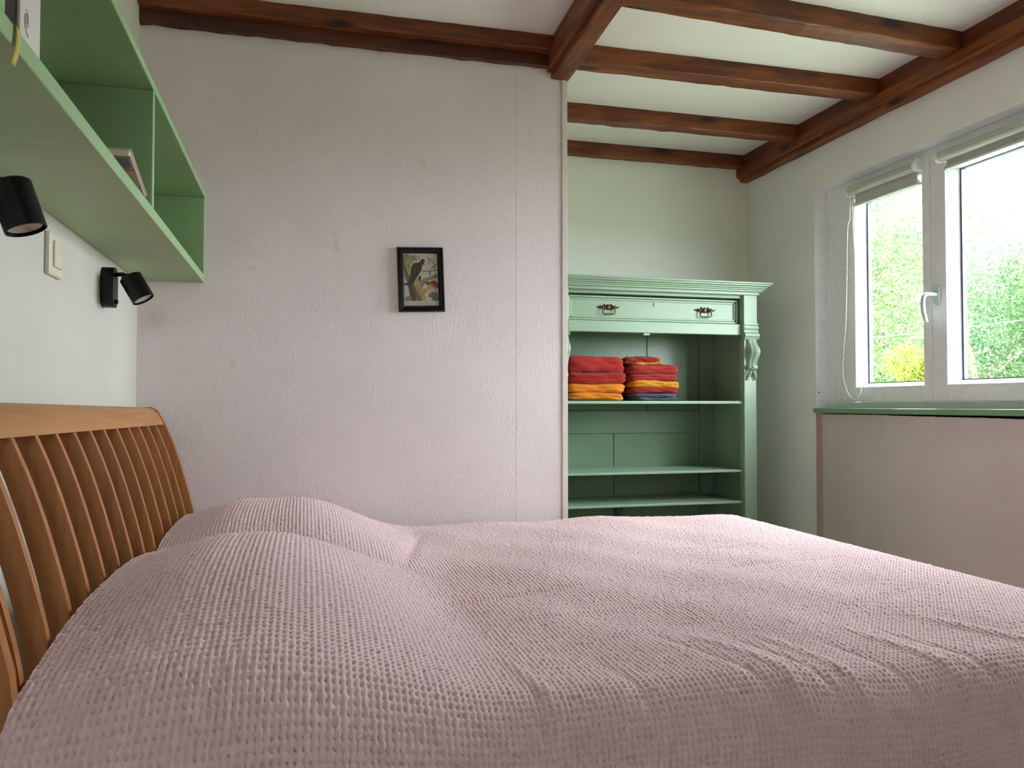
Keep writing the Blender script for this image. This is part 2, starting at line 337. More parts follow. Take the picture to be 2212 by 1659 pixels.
# outer frame: stepped profile
y0f, y1f, z0f, z1f = OY0 + .003, OY1 - .003, -.018, OZ1 - .003
bm = bmesh.new()
for w, x in ((.055, FX), (.100, FX + .006), (.127, FX + .002)):
    a = FX + .07
    add_box(bm, x, a, y1f - w, y1f, z0f, z1f, .003); add_box(bm, x, a, y0f, y0f + w, z0f, z1f, .003)
for zz in ((z0f, .0115), (.9255, z1f)): add_box(bm, FX + .002, FX + .07, y0f + .12, y1f - .12, zz[0], zz[1], .002)
finish('window_frame', bm, MAT['upvc'], w1)
def sash(ya, yb, wl, wr, za, zb):
    """ya<yb: near and far edge; stiles wr at ya, wl at yb"""
    SX = FX - .014; rail = .062; bead = .018
    bm = bmesh.new()
    add_box(bm, SX, FX + .05, ya, ya + wr, za, zb, .003); add_box(bm, SX, FX + .05, yb - wl, yb, za, zb, .003)
    add_box(bm, SX, FX + .05, ya + wr - .002, yb - wl + .002, za, za + rail, .003); add_box(bm, SX, FX + .05, ya + wr - .002, yb - wl + .002, zb - rail, zb, .003)
    s = finish('sash', bm, MAT['upvc'], w1)
    gy0, gy1, gz0, gz1 = ya + wr, yb - wl, za + rail, zb - rail
    bm = bmesh.new()                                             # sloping glazing bead
    def bead_prof(axis, a, b, p0, sgn):
        add_prism(bm, [(SX + .004, p0), (FX + .046, p0), (FX + .046, p0 + sgn*bead*1.5), (FX + .026, p0 + sgn*bead*1.35), (SX + .012, p0 + sgn*.006)] if axis == 'z' else [], axis, a, b)
    bead_prof('z', gz0, gz1, gy0, 1); bead_prof('z', gz0, gz1, gy1, -1)
    for z, sg in ((gz0, 1), (gz1, -1)):
        add_prism(bm, [(SX + .004, z), (FX + .046, z), (FX + .046, z + sg*bead*.9), (FX + .026, z + sg*bead*.8), (SX + .012, z + sg*.005)], 'y', gy0, gy1)
    finish('glazing_bead', bm, MAT['upvc'], s)
    bm = bmesh.new()
    for (a, b, c, d) in ((gy0 + bead*1.4, gy0 + bead*1.4 + .007, gz0, gz1), (gy1 - bead*1.4 - .007, gy1 - bead*1.4, gz0, gz1)): add_box(bm, FX + .027, FX + .044, a, b, c + .014, d - .014)
    for z in (gz0 + .014, gz1 - .018): add_box(bm, FX + .027, FX + .044, gy0 + bead*1.4, gy1 - bead*1.4, z, z + .004)
    finish('gasket', bm, MAT['gasket'], s)
    box('pane', FX + .031, FX + .037, gy0 + .02, gy1 - .02, gz0 + .012, gz1 - .012, MAT['glass'], s)
    return s
sl = sash(2.4665, 2.9605, .075, .040, .012, .925)
sr = sash(1.972, 2.4635, .071, .075, .012, .925)
sash(1.478, 1.969, .071, .075, .012, .925)  # unseen third sash, added to let in more daylight
for z in (.78, .50, .10):                                        # hinges on the frame side of the far sash
    bm = bmesh.new(); add_tube(bm, [(FX - .004, 2.966, z), (FX - .004, 2.966, z + .035)], .006, 10); add_tube(bm, [(FX - .004, 2.966, z - .02), (FX - .004, 2.966, z - .003)], .0045, 10); finish('hinge', bm, MAT['upvc'], w1, True, angle=40)
# handle on the near sash
bm = bmesh.new(); HY, HZ, HX = 2.432, .398, FX - .014
prof = []
for k in range(24):
    a = 2*PI*k/24; prof.append((HY + .014*math.copysign(abs(math.cos(a))**.5, math.cos(a)), HZ + .034*math.copysign(abs(math.sin(a))**.6, math.sin(a))))
add_prism(bm, prof, 'x', HX - .010, HX); hb = finish('handle', bm, MAT['metal'], sr, True, angle=35)
bm = bmesh.new()
add_tube(bm, [(HX - .006, HY, HZ + .002), (HX - .03, HY, HZ + .004), (HX - .047, HY + .004, HZ + .004), (HX - .057, HY + .008, HZ - .006), (HX - .060, HY + .009, HZ - .03), (HX - .058, HY + .008, HZ - .06), (HX - .052, HY + .006, HZ - .088), (HX - .047, HY + .005, HZ - .098)],
         [.0095, .0095, .0098, .010, .0105, .0105, .0100, .0085], 12, True, .8)
finish('lever', bm, MAT['metal'], hb, True, angle=50)
bm = bmesh.new(); add_prism(bm, [(XW - .012, -.016), (XW - .012, -.033), (XW - .008, -.036), (FX + .02, -.036), (FX + .02, -.014), (XW - .008, -.014)], 'y', OY0 - .01, OY1 + .004)
finish('window_sill', bm, MAT['sill'], w1)
bm = bmesh.new(); add_tube(bm, [(XW + .012, OY1 - .006, .055), (XW + .012, OY1 - .001, .055)], .003, 8); finish('screw_hole', bm, MAT['dark'], w1)

# roller blinds
def blind(ya, yb, zc, label, fab, chain=None):
    b = thing('roller_blind', (2.21, (ya+yb)/2, zc - .07), label, 'blind', 'white roller blinds at the window')
    X = 2.213
    bm = bmesh.new(); add_lathe(bm, [(0, 0), (.0185, 0), (.0185, yb - ya), (0, yb - ya)], (X, ya, zc), (0, 1, 0), 28); finish('roller', bm, MAT['fabric'], b, True, angle=40)
    bm = bmesh.new(); add_lathe(bm, [(.0188, 0), (.0188, yb - ya - .004)], (X, ya + .002, zc), (0, 1, 0), 28)
    for v in list(bm.verts):
        if not (v.co.x < X - .0165 and -.010 < v.co.z - zc < -.001): bm.verts.remove(v)
    if len(bm.faces) == 0:
        bm.free(); bm = bmesh.new(); add_box(bm, X - .0192, X - .0176, ya + .002, yb - .002, zc - .007, zc - .003)
    finish('hem_line', bm, MAT['greenline'], b)
    for yy in (ya, yb):                                           # end cap and bracket
        s = -1 if yy == ya else 1
        bm = bmesh.new(); add_lathe(bm, [(0, -.002), (.0205, -.002), (.0215, .004), (.0205, .010), (.012, .013), (0, .014)], (X, yy, zc), (0, s, 0), 24)
        add_box(bm, X + .002, FX - .012, yy + s*.004 - .010, yy + s*.004 + .010, zc - .016, zc + .022, .002); add_box(bm, X - .012, X + .02, yy + s*.006 - .006, yy + s*.006 + .006, zc + .018, zc + .026, .002)
        finish('bracket', bm, MAT['bead'], b, True, angle=40)
    bm = bmesh.new(); add_box(bm, X + .0155, X + .0168, ya + .012, yb - .012, zc - fab, zc + .004); finish('fabric', bm, MAT['fabric'], b)
    bm = bmesh.new(); add_tube(bm, [(X + .016, ya + .008, zc - fab), (X + .016, yb - .008, zc - fab)], .0075, 12); finish('bottom_bar', bm, MAT['fabric'], b, True, angle=50)
    for q in (ya + .010, yb - .010): box('bar_clip', X + .010, X + .020, q - .006, q + .006, zc - fab - .010, zc - fab + .010, MAT['bead'], b, .002)
    if chain:
        pts = [Vector((X + .002, y, z)) for y, z in chain]; out = []; acc = 0; step = .0046
        dens = []
        for i in range(len(pts) - 1):                             # Catmull-Rom
            p0, p1, p2, p3 = pts[max(i-1, 0)], pts[i], pts[i+1], pts[min(i+2, len(pts)-1)]
            for k in range(30):
                t = k/30; dens.append(.5*((2*p1) + (-p0+p2)*t + (2*p0-5*p1+4*p2-p3)*t*t + (-p0+3*p1-3*p2+p3)*t**3))
        bm = bmesh.new(); last = dens[0]; acc = 0
        add_tube(bm, dens[::4], .0006, 4)
        for p in dens[1:]:
            acc += (p - last).length; last = p
            if acc >= step:
                acc = 0; bmesh.ops.create_icosphere(bm, subdivisions=1, radius=.0021, matrix=Matrix.Translation(p))
        finish('bead_chain', bm, MAT['bead'], b, True)
    return b
blind(2.505, 2.878, .892, 'narrow white roller blind with bead chain on the far sash', .058,
      [(2.878, .885), (2.883, .863), (2.884, .785), (2.900, .730), (2.909, .496), (2.918, .341), (2.939, .166), (2.928, .087), (2.899, .038), (2.862, .022), (2.833, .046), (2.823, .084), (2.825, .160), (2.840, .276), (2.850, .353), (2.854, .450), (2.855, .604), (2.864, .722), (2.868, .859), (2.872, .885)])
blind(2.02, 2.385, .890, 'white roller blind rolled up on the near sash, right of the handle', .040)

# ------------------------------------------------------------------ wall shelf with books
su = thing('wall_shelf', (-.4, 1.5, .386), 'long green painted box shelf on the left wall', 'shelf')
SF, SB, ST, YE = -.304, .386, .672, 2.7
def board_(name, x0, x1, y0, y1, z0, z1, m, edge):
    bm = bmesh.new(); add_box(bm, x0, x1, y0, y1, z0, z1, .0012, 1); o = finish(name, bm, [m, edge], su)
    for p in o.data.polygons:
        if p.normal.x > .9: p.material_index = 1
    return o
board_('bottom_board', XL, SF, .1, YE, SB, SB + .024, MAT['shelfg'], MAT['shelfe'])
board_('top_board', XL, SF, .1, YE, ST - .017, ST, MAT['shelfi'], MAT['shelfe'])
for y in (.1, .920, 1.790, YE - .014): board_('divider', XL + .001, SF - .001, y, y + (.014 if y > 2 else .020), SB + .024, ST - .017, MAT['shelfi'], MAT['shelfe'])
zb = SB + .0245
# white binder with a printed spiral
bd = thing('binder', (-.4, 1.065, zb), 'white ring binder with a grey spiral drawn on its spine', 'binder')
bm = bmesh.new(); add_box(bm, -.48, -.318, 1.028, 1.102, zb, zb + .2, .003); finish('cover', bm, MAT['paper'], bd)
bm = bmesh.new(); pts = []
for k in range(50):
    a = k/49*4.2*PI + 1.2; r = .0015 + .0085*(k/49); pts.append((-.3175, 1.0465 + r*math.cos(a)*.8, .4525 + r*math.sin(a)*1.15))
add_tube(bm, pts, .0006, 5); add_tube(bm, [(-.3175, 1.0425, .4435), (-.3175, 1.0490, .4375), (-.3175, 1.0545, .4345)], .0007, 5); finish('spiral_mark', bm, m_plain('grey_ink', srgb(186, 182, 172), .7), bd)
def book(name, x0, x1, y0, y1, z0, z1, cov, label, M=None, extra=None):
    b = thing(name, ((x0+x1)/2, (y0+y1)/2, z0), label, 'book', 'books on the green shelf')
    bm = bmesh.new()
    if extra == 'flat':                                           # lying: cover sheets above and below
        add_box(bm, x0, x1, y0, y1, z0, z0 + .0015); add_box(bm, x0, x1, y0, y1, z1 - .0015, z1); add_box(bm, x0, x0 + .0015, y0, y1, z0, z1)
    else:
        add_box(bm, x0, x1, y0, y0 + .0015, z0, z1); add_box(bm, x0, x1, y1 - .0015, y1, z0, z1); add_box(bm, x1 - .002, x1, y0, y1, z0, z1)
    if M is not None: bmesh.ops.transform(bm, matrix=M, verts=bm.verts)
    finish('cover', bm, cov, b)
    bm = bmesh.new()
    if extra == 'flat': add_box(bm, x0 + .0015, x1 - .004, y0 + .003, y1 - .003, z0 + .0015, z1 - .0015)
    else: add_box(bm, x0 + .004, x1 - .002, y0 + .0015, y1 - .0015, z0 + .003, z1 - .004)
    if M is not None: bmesh.ops.transform(bm, matrix=M, verts=bm.verts)
    finish('pages', bm, MAT['paper'], b); return b
book('book', -.46, -.322, .950, 1.027, zb, zb + .19, m_plain('black_cover', srgb(16, 14, 13), .4), 'black book beside the white binder')
book('book', -.46, -.326, 1.1035, 1.113, zb, zb + .11, m_plain('terracotta_cover', srgb(150, 84, 62), .5), 'thin terracotta booklet right of the white binder')
# paperback tilted against the divider, underside seen from below
P = Matrix.Translation((0, 1.782, zb + .006)) @ Matrix.Rotation(R(-15.5), 4, 'X')
tb = book('paperback', -.46, -.3135, -.172, 0., 0, .016, m_plain('white_cover', srgb(214, 200, 186), .5), 'pale paperback lying tilted beside the shelf divider', P, 'flat')
def patch(name, u0, u1, v0, v1, col):
    bm = bmesh.new(); add_box(bm, u0, u1, v0, v1, -.0009, -.0001); bmesh.ops.transform(bm, matrix=P, verts=bm.verts); finish(name, bm, m_plain(name, col, .5), tb)
patch('blue_band', -.455, -.318, -.164, -.132, srgb(128, 136, 144)); patch('peach_line', -.455, -.3145, -.128, -.120, srgb(196, 140, 112)); patch('tan_band', -.458, -.3145, -.1715, -.166, srgb(176, 148, 116))
patch('title_line', -.338, -.335, -.108, -.068, srgb(110, 74, 60)); patch('black_block', -.345, -.327, -.058, -.026, srgb(34, 30, 22))
book('book', -.49, -.43, 1.50, 1.60, zb, zb + .035, m_plain('brown_cover', srgb(120, 96, 70), .5), 'small brown book under the tilted paperback', None, 'flat')
bm = bmesh.new()
def ribbon_strip(pts, w):
    vs = []
    for (x, y, z) in pts: vs.append((bm.verts.new((x, y - w/2, z)), bm.verts.new((x, y + w/2, z)), bm.verts.new((x + .0008, y + w/2, z)), bm.verts.new((x + .0008, y - w/2, z))))
    for a, b in zip(vs, vs[1:]):
        for k in range(4): bm.faces.new((a[k], a[(k+1) % 4], b[(k+1) % 4], b[k]))
    bm.faces.new(vs[0][::-1]); bm.faces.new(vs[-1])
ribbon_strip([(-.330, .972, zb + .002), (-.306, .970, zb + .003), (-.3015, .968, zb - .003), (-.3005, .966, .395), (-.3005, .962, .380), (-.3010, .957, .370), (-.3015, .953, .362)], .011)
bmesh.ops.recalc_face_normals(bm, faces=bm.faces[:])
tag(finish('ribbon', bm, MAT['ribbon'], None, True), 'yellow ribbon hanging over the front edge of the green shelf', 'ribbon')

# ------------------------------------------------------------------ reading lamps and switch
def spot(by, bz, top, bot, label):
    t = thing('wall_lamp', (XL, by, bz), label, 'lamp', 'black reading lamps under the shelf')
    prof = []
    for k in range(40):
        a = 2*PI*k/40; cx, cz = math.cos(a), math.sin(a); prof.append((by + .030*math.copysign(abs(cx)**.75, cx), bz + .052*math.copysign(abs(cz)**.62, cz)))
    bm = bmesh.new(); add_prism(bm, prof, 'x', XL, XL + .030); finish('base', bm, MAT['lamp'], t, True, angle=35)
    bm = bmesh.new(); add_lathe(bm, [(0, 0), (.006, 0), (.006, .002), (.0045, .006), (0, .0065)], (XL + .030, by + .004, bz - .036), (1, 0, 0), 14); finish('switch_button', bm, MAT['black'], t, True)
    top, bot = Vector(top), Vector(bot); ax = (bot - top); L = ax.length; ax.normalize()
    j = top + ax*.004
    bm = bmesh.new(); add_tube(bm, [(XL + .028, by - .005, bz + .033), (XL + .05, by - .01, bz + .034), (j.x - .006, j.y, j.z)], .0055, 12); add_lathe(bm, [(0, -.006), (.011, -.006), (.011, .008), (0, .008)], j - Vector((.014, 0, 0)), (1, 0, 0), 16); finish('arm', bm, MAT['lamp'], t, True, angle=50)
    bm = bmesh.new(); add_lathe(bm, [(0, 0), (.024, 0), (.0275, .003), (.0275, L), (.0258, L + .0005), (.0256, L - .012), (.0235, L - .013), (0, L - .013)], top, ax, 36)
    finish('shade', bm, MAT['lamp'], t, True, angle=35)
    bm = bmesh.new(); add_lathe(bm, [(0, L - .008), (.010, L - .007), (.0225, L - .004), (.0245, L - .006), (.0245, L - .0125), (0, L - .0125)], top, ax, 30); finish('bulb', bm, MAT['bulb'], t, True, angle=50)
spot(2.258, .302, (-.429, 2.222, .327), (-.395, 2.215, .268), 'black wall spotlight right below the end of the green shelf')
spot(1.312, .292, (-.4035, 1.270, .314), (-.380, 1.266, .247), 'black wall spotlight at the left edge, its base out of view')
sw = thing('light_switch', (XL, 1.84, .27), 'cream light switch on the left wall between two black lamps', 'light switch')
bm = bmesh.new(); add_box(bm, XL, XL + .010, 1.774, 1.868, .262, .348, .003); finish('plate', bm, MAT['cream'], sw)
bm = bmesh.new(); add_box(bm, XL + .010, XL + .0145, 1.796, 1.850, .280, .333, .002); finish('rocker', bm, MAT['cream'], sw)

# ------------------------------------------------------------------ picture
pic = thing('picture', (.385, YP, .312), 'small black framed woodpecker picture hung slightly crooked on the partition', 'picture')
PM = Matrix.Translation((.3835, YP - .001, .4225)) @ Matrix.Rotation(R(-2.2), 4, 'Y')
def pfin(name, bm, mat, par=pic):
    bmesh.ops.transform(bm, matrix=PM, verts=bm.verts); return finish(name, bm, mat, par)
fw, fh, ft, fd = .0785, .1095, .021, .017
bm = bmesh.new()
prof = [(0, 0), (0, -.010), (.004, -fd), (.010, -fd - .001), (.017, -fd + .002), (ft, -.009), (ft, 0)]     # (distance inwards, y)
rings = []
for (d, yy) in prof:
    a, b = fw - d, fh - d; rings.append([bm.verts.new((sx*a, yy, sz*b)) for sx, sz in ((-1, -1), (1, -1), (1, 1), (-1, 1))])
for A, B in zip(rings, rings[1:] + rings[:1]):
    for k in range(4): bm.faces.new((A[k], A[(k+1) % 4], B[(k+1) % 4], B[k]))
bmesh.ops.recalc_face_normals(bm, faces=bm.faces[:]); pfin('frame', bm, MAT['black'])
bm = bmesh.new(); add_box(bm, -fw + ft - .002, fw - ft + .002, -.006, -.0005, -fh + ft - .002, fh - ft + .002); card = pfin('card', bm, m_plain('postcard', srgb(214, 196, 184), .55))
# flat print: shapes in card coordinates, u 0..1 left to right, v 0..1 top to bottom
CW, CH = 2*(fw - ft), 2*(fh - ft); layer = [0]
def pr(name, pts, col, smooth=2):
    layer[0] += 1; y = -.00602 - layer[0]*.000014
    for _ in range(smooth):                                       # round the outline off (corner cutting)
        q = []
        for (a0, b0), (a1, b1) in zip(pts, pts[1:] + pts[:1]): q += [(a0*.78 + a1*.22, b0*.78 + b1*.22), (a0*.22 + a1*.78, b0*.22 + b1*.78)]
        pts = q
    co = [Vector(((min(max(u_, 0), 1) - .5)*CW, y, (.5 - v_)*CH)) for u_, v_ in pts]
    bm = bmesh.new(); vv = [bm.verts.new(c) for c in co]
    for tri in tessellate_polygon([co]):
        try: f = bm.faces.new([vv[i] for i in tri])
        except ValueError: continue
        f.normal_update()
        if f.normal.y > 0: f.normal_flip()
    pfin(name, bm, m_plain('ink_' + name, srgb(*col), .6), card)
pr('distant_moss', [(.0, .02), (.12, .0), (.2, .05), (.4, .03), (.42, .15), (.3, .13), (.27, .2), (.15, .2), (.08, .3), (.0, .22)], (150, 142, 112))
pr('far_branch', [(.5, .31), (.72, .33), (.9, .31), (1., .30), (1., .325), (.9, .335), (.73, .36), (.5, .33)], (138, 130, 108))
pr('twig', [(.64, .02), (.75, .08), (.86, .12), (.93, .22), (.92, .31), (.895, .31), (.90, .22), (.84, .14), (.73, .095)], (128, 120, 104))
pr('twig', [(.8, .30), (.86, .24), (1., .19), (1., .21), (.88, .26), (.83, .31)], (134, 122, 104))
pr('moss', [(.73, .08), (.79, .09), (.77, .23), (.74, .2)], (150, 146, 122)); pr('moss', [(.74, .33), (.80, .33), (.78, .47), (.75, .42)], (132, 132, 104)); pr('moss', [(.84, .42), (1., .38), (.98, .46), (.86, .49), (.8, .5)], (128, 128, 98))
pr('trunk', [(.0, .2), (.14, .14), (.2, .3), (.24, .47), (.38, .5), (.5, .56), (.54, .72), (.66, .93), (.72, .99), (.2, .99), (.14, .72), (.1, .55), (.02, .45)], (112, 96, 78))
pr('trunk_highlight', [(.09, .12), (.24, .12), (.26, .25), (.2, .37), (.17, .46), (.1, .33), (.05, .22)], (176, 158, 104))
pr('trunk_face', [(.26, .53), (.36, .42), (.5, .45), (.52, .7), (.6, .86), (.68, .99), (.55, .99), (.45, .82), (.33, .66)], (186, 164, 104))
pr('branch', [(.46, .60), (.5, .5), (.66, .46), (.8, .45), (.99, .40), (1., .43), (.82, .50), (.66, .54), (.56, .63), (.5, .66)], (146, 138, 122))
pr('hollow', [(.42, .5), (.47, .42), (.51, .43), (.49, .50), (.45, .54)], (58, 40, 28))
pr('stump', [(.02, .83), (.2, .8), (.3, .9), (.16, .94), (.04, .99), (.0, .92)], (138, 138, 112)); pr('fungus', [(.24, .83), (.31, .79), (.37, .88), (.34, .92), (.27, .9)], (168, 164, 136))
pr('shade', [(.1, .55), (.2, .6), (.3, .75), (.36, .93), (.25, .97), (.16, .75)], (92, 76, 66))
pr('bird_body', [(.15, .52), (.2, .4), (.22, .28), (.29, .19), (.36, .17), (.43, .18), (.49, .15), (.53, .11), (.58, .10), (.62, .12), (.62, .17), (.57, .21), (.54, .25), (.53, .31), (.46, .39), (.36, .47), (.27, .57), (.12, .63), (.06, .58)], (62, 54, 48))
pr('bird_beak', [(.585, .19), (.62, .18), (.60, .29)], (92, 82, 70)); pr('bird_crest', [(.55, .105), (.6, .095), (.645, .13), (.635, .17), (.615, .13)], (168, 84, 66))
pr('tail', [(.02, .57), (.1, .55), (.06, .63), (.0, .60)], (52, 46, 42))
pr('hat', [(.59, .52), (.72, .55), (.87, .51), (1., .56), (1., .68), (.84, .60), (.72, .6), (.68, .62)], (122, 64, 36))
pr('face', [(.7, .59), (.78, .56), (.9, .62), (.97, .68), (.92, .72), (.74, .72), (.66, .69)], (206, 150, 100)); pr('hand', [(.53, .72), (.62, .66), (.68, .7), (.64, .76), (.56, .78)], (196, 138, 104))
pr('coat', [(.7, .78), (.8, .74), (.9, .73), (1., .77), (1., .99), (.74, .99), (.7, .9)], (112, 116, 122)); pr('sleeve', [(.68, .86), (.8, .85), (.84, .93), (.84, .99), (.72, .99)], (128, 132, 158)); pr('cuff', [(.66, .84), (.78, .84), (.83, .88), (.70, .91)], (218, 200, 158))
pr('bark_line', [(.36, .56), (.40, .62), (.46, .74), (.50, .84), (.56, .95), (.535, .95), (.475, .84), (.43, .74), (.385, .63)], (122, 100, 60)); pr('bark_line', [(.12, .16), (.16, .2), (.15, .32), (.13, .3)], (128, 112, 74))
pr('wing_sheen', [(.30, .26), (.36, .24), (.38, .32), (.32, .40), (.27, .38)], (78, 72, 66)); pr('beard', [(.72, .68), (.84, .66), (.92, .70), (.86, .74), (.74, .74)], (214, 178, 146)); pr('coat_fold', [(.82, .80), (.86, .79), (.92, .90), (.90, .98), (.87, .97)], (88, 92, 98)); pr('brim_shadow', [(.66, .565), (.76, .59), (.88, .64), (.97, .68), (.93, .66), (.80, .585)], (74, 38, 24))
pr('moss', [(.44, .05), (.50, .04), (.49, .14), (.46, .12)], (150, 146, 122)); pr('moss', [(.56, .34), (.59, .34), (.58, .40)], (140, 136, 112)); pr('moss', [(.88, .44), (.90, .44), (.89, .53)], (128, 128, 98)); pr('moss', [(.95, .42), (.97, .42), (.96, .50)], (128, 128, 98)); pr('moss', [(.06, .90), (.10, .90), (.09, .99), (.07, .99)], (142, 142, 118)); pr('moss', [(.14, .92), (.17, .92), (.16, .99)], (142, 142, 118))
pr('burl', [(.54, .82), (.62, .79), (.66, .85), (.62, .9), (.55, .88)], (194, 176, 124)); pr('knot', [(.58, .835), (.62, .845), (.61, .865)], (40, 30, 22))
pr('caption_strip', [(0, .905), (1, .905), (1, 1), (0, 1)], (214, 194, 182), 0)
bm = bmesh.new(); x = .33; yy = -.0061 - layer[0]*.000014
def stroke(pts):
    q = [((u - .5)*CW, yy, (.5 - v)*CH) for u, v in pts]; add_tube(bm, q, .00028, 4)
stroke([(.335, .935), (.365, .933)]); stroke([(.35, .934), (.345, .965)]); stroke([(.332, .966), (.36, .964)])
stroke([(.37 + .0115*k, .958 + (.007 if k % 2 else -.006)) for k in range(17)])
stroke([(.60, .936), (.655, .932)]); stroke([(.628, .934), (.622, .968)])
stroke([(.645 + .011*k, .957 + (.007 if k % 2 else -.006) - (.014 if k in (9, 13) else 0)) for k in range(17)]); stroke([(.63, .978), (.72, .974), (.8, .978)])
pfin('caption_writing', bm, m_plain('ink_caption', srgb(96, 82, 78), .7), card)
bm = bmesh.new(); add_box(bm, -fw + ft - .001, fw - ft + .001, -.0094, -.0088, -fh + ft - .001, fh - ft + .001); pfin('picture_glass', bm, MAT['glass'])

# ------------------------------------------------------------------ cabinet
YF = 3.25; YK = 3.60; CX0, CX1 = 1.030, 2.000
cab = thing('cabinet', (1.515, 3.43, ZF), 'tall sage green antique cabinet with open shelves, doors missing', 'cabinet')
def cbx(name, x0, x1, y0, y1, z0, z1, m='greenv', bev=.002, par=cab): return box(name, x0, x1, y0, y1, z0, z1, MAT[m], par, bev)
cbx('side_panel', CX0 + .005, CX0 + .027, YF + .03, YK + .02, ZF + .08, .50); cbx('side_panel', CX1 - .034, CX1 - .012, YF + .03, YK + .02, ZF + .08, .50)
for x0, x1 in ((CX0, 1.096), (1.932, CX1)):
    bm = bmesh.new(); add_box(bm, x0, x1, YF, YF + .045, .365, .505, .0025); add_box(bm, x0 + .002, x1 - .004, YF + .004, YF + .045, ZF + .06, .30, .003); finish('post', bm, MAT['greenv'], cab)
# carved bracket on each post
def bracket(x0, x1):
    xc = (x0 + x1)/2; w = x1 - x0
    bm = bmesh.new()
    cp = [(YF + .02, .368), (YF - .007, .368), (YF - .008, .362), (YF - .002, .359), (YF - .002, .354), (YF - .009, .352), (YF - .010, .346), (YF - .004, .338), (YF - .006, .330), (YF - .016, .320), (YF - .018, .312), (YF - .012, .304), (YF - .010, .297), (YF + .02, .297)]
    add_prism(bm, cp, 'x', x0 - .002, x1 + .002); o = finish('collar', bm, MAT['greenv'], cab)
    # acanthus leaf: sections down the bracket
    secs = [(.297, .048, .012), (.285, .050, .014), (.272, .050, .020), (.258, .056, .032), (.244, .060, .038), (.230, .058, .036), (.214, .052, .028), (.198, .048, .020), (.182, .046, .016), (.166, .044, .014), (.152, .046, .010), (.138, .052, .007), (.124, .056, .004), (.112, .054, .001)]
    bm = bmesh.new(); N = 22; rings = []
    for i, (z, ww, dep) in enumerate(secs):
        ring = []
        for k in range(N + 1):
            u = k/N*2 - 1; t = i/len(secs)
            fl = .0028*math.cos(u*PI*3.0 + t*2.4)*(1 if .08 < t < .85 else .3)
            arch = (1 - abs(u)**3.0); notch = 0
            if t > .75: notch = -.012*math.exp(-(u/.22)**2)*((t - .75)/.25)
            ring.append(bm.verts.new((xc + .004 + .005*math.sin(t*5) + u*ww*.58, YF + .003 - dep*1.15*arch - fl*arch - notch, z + .004*math.cos(u*PI*2)*(t > .8))))
        rings.append(ring)
    for A, B in zip(rings, rings[1:]):
        for k in range(N): bm.faces.new((A[k], A[k+1], B[k+1], B[k]))
    finish('carved_leaf', bm, MAT['greenv'], cab, True)
    bm = bmesh.new()                                              # curled scroll
    add_lathe(bm, [(0, 0), (.010, .0), (.0115, .003), (.0115, .014), (.0135, .018), (.0135, .040), (0, .040)], (xc - .022, YF - .014, .173), (1, 0, -.12), 20)
    add_tube(bm, [(xc - .012, YF - .030, .180), (xc - .004, YF - .027, .170), (xc - .010, YF - .022, .163)], .003, 8); finish('scroll', bm, MAT['greenv'], cab, True, angle=45)
    bm = bmesh.new()                                              # two leaf tips
    for s in (-1, 1):
        add_tube(bm, [(xc, YF - .006, .158), (xc + s*.010, YF - .008, .144), (xc + s*.018, YF - .006, .128), (xc + s*.024, YF + .002, .112)], [.007, .009, .007, .002], 10, True, .5)
    finish('leaf_tip', bm, MAT['greenv'], cab, True)
bracket(CX0, 1.096); bracket(1.932, CX1)
bm = bmesh.new()                                                  # stepped cornice
for z0, z1, ov in ((.497, .513, .008), (.511, .520, .020), (.519, .527, .026), (.526, .535, .034), (.534, .543, .046), (.542, .551, .052)):
    add_box(bm, CX0 - ov, CX1 + ov, YF - ov, YK + .035, z0, z1, .0028)
finish('cornice', bm, MAT['green'], cab)
cbx('top_rail', 1.094, 1.934, YF + .018, YF + .05, .484, .500, 'green', .0015); cbx('drawer_rail', 1.094, 1.934, YF + .018, YF + .055, .317, .366, 'green', .002)
dr = thing('x', (0, 0, 0), None, None); bpy.data.objects.remove(dr)
bm = bmesh.new(); add_box(bm, 1.102, 1.926, YF + .046, YF + .066, .3675, .478, .001); drw = finish('drawer', bm, MAT['green'], cab)
bm = bmesh.new()                                                  # moulded border
for d, h in ((0, .010), (.010, .005)):
    for (a, b, c, e) in ((1.104 + d, 1.924 - d, .3695 + d, .3795 + d - .002), (1.104 + d, 1.924 - d, .4665 - d + .002, .4765 - d), (1.104 + d, 1.113 + d, .3695 + d, .4765 - d), (1.915 - d, 1.924 - d, .3695 + d, .4765 - d)): add_box(bm, a, b, YF + .046 - h, YF + .047, c, e, .0018)
finish('moulding', bm, MAT['green'], drw)
box('keyhole', 1.5075, 1.5115, YF + .0452, YF + .0465, .437, .455, MAT['dark'], drw)
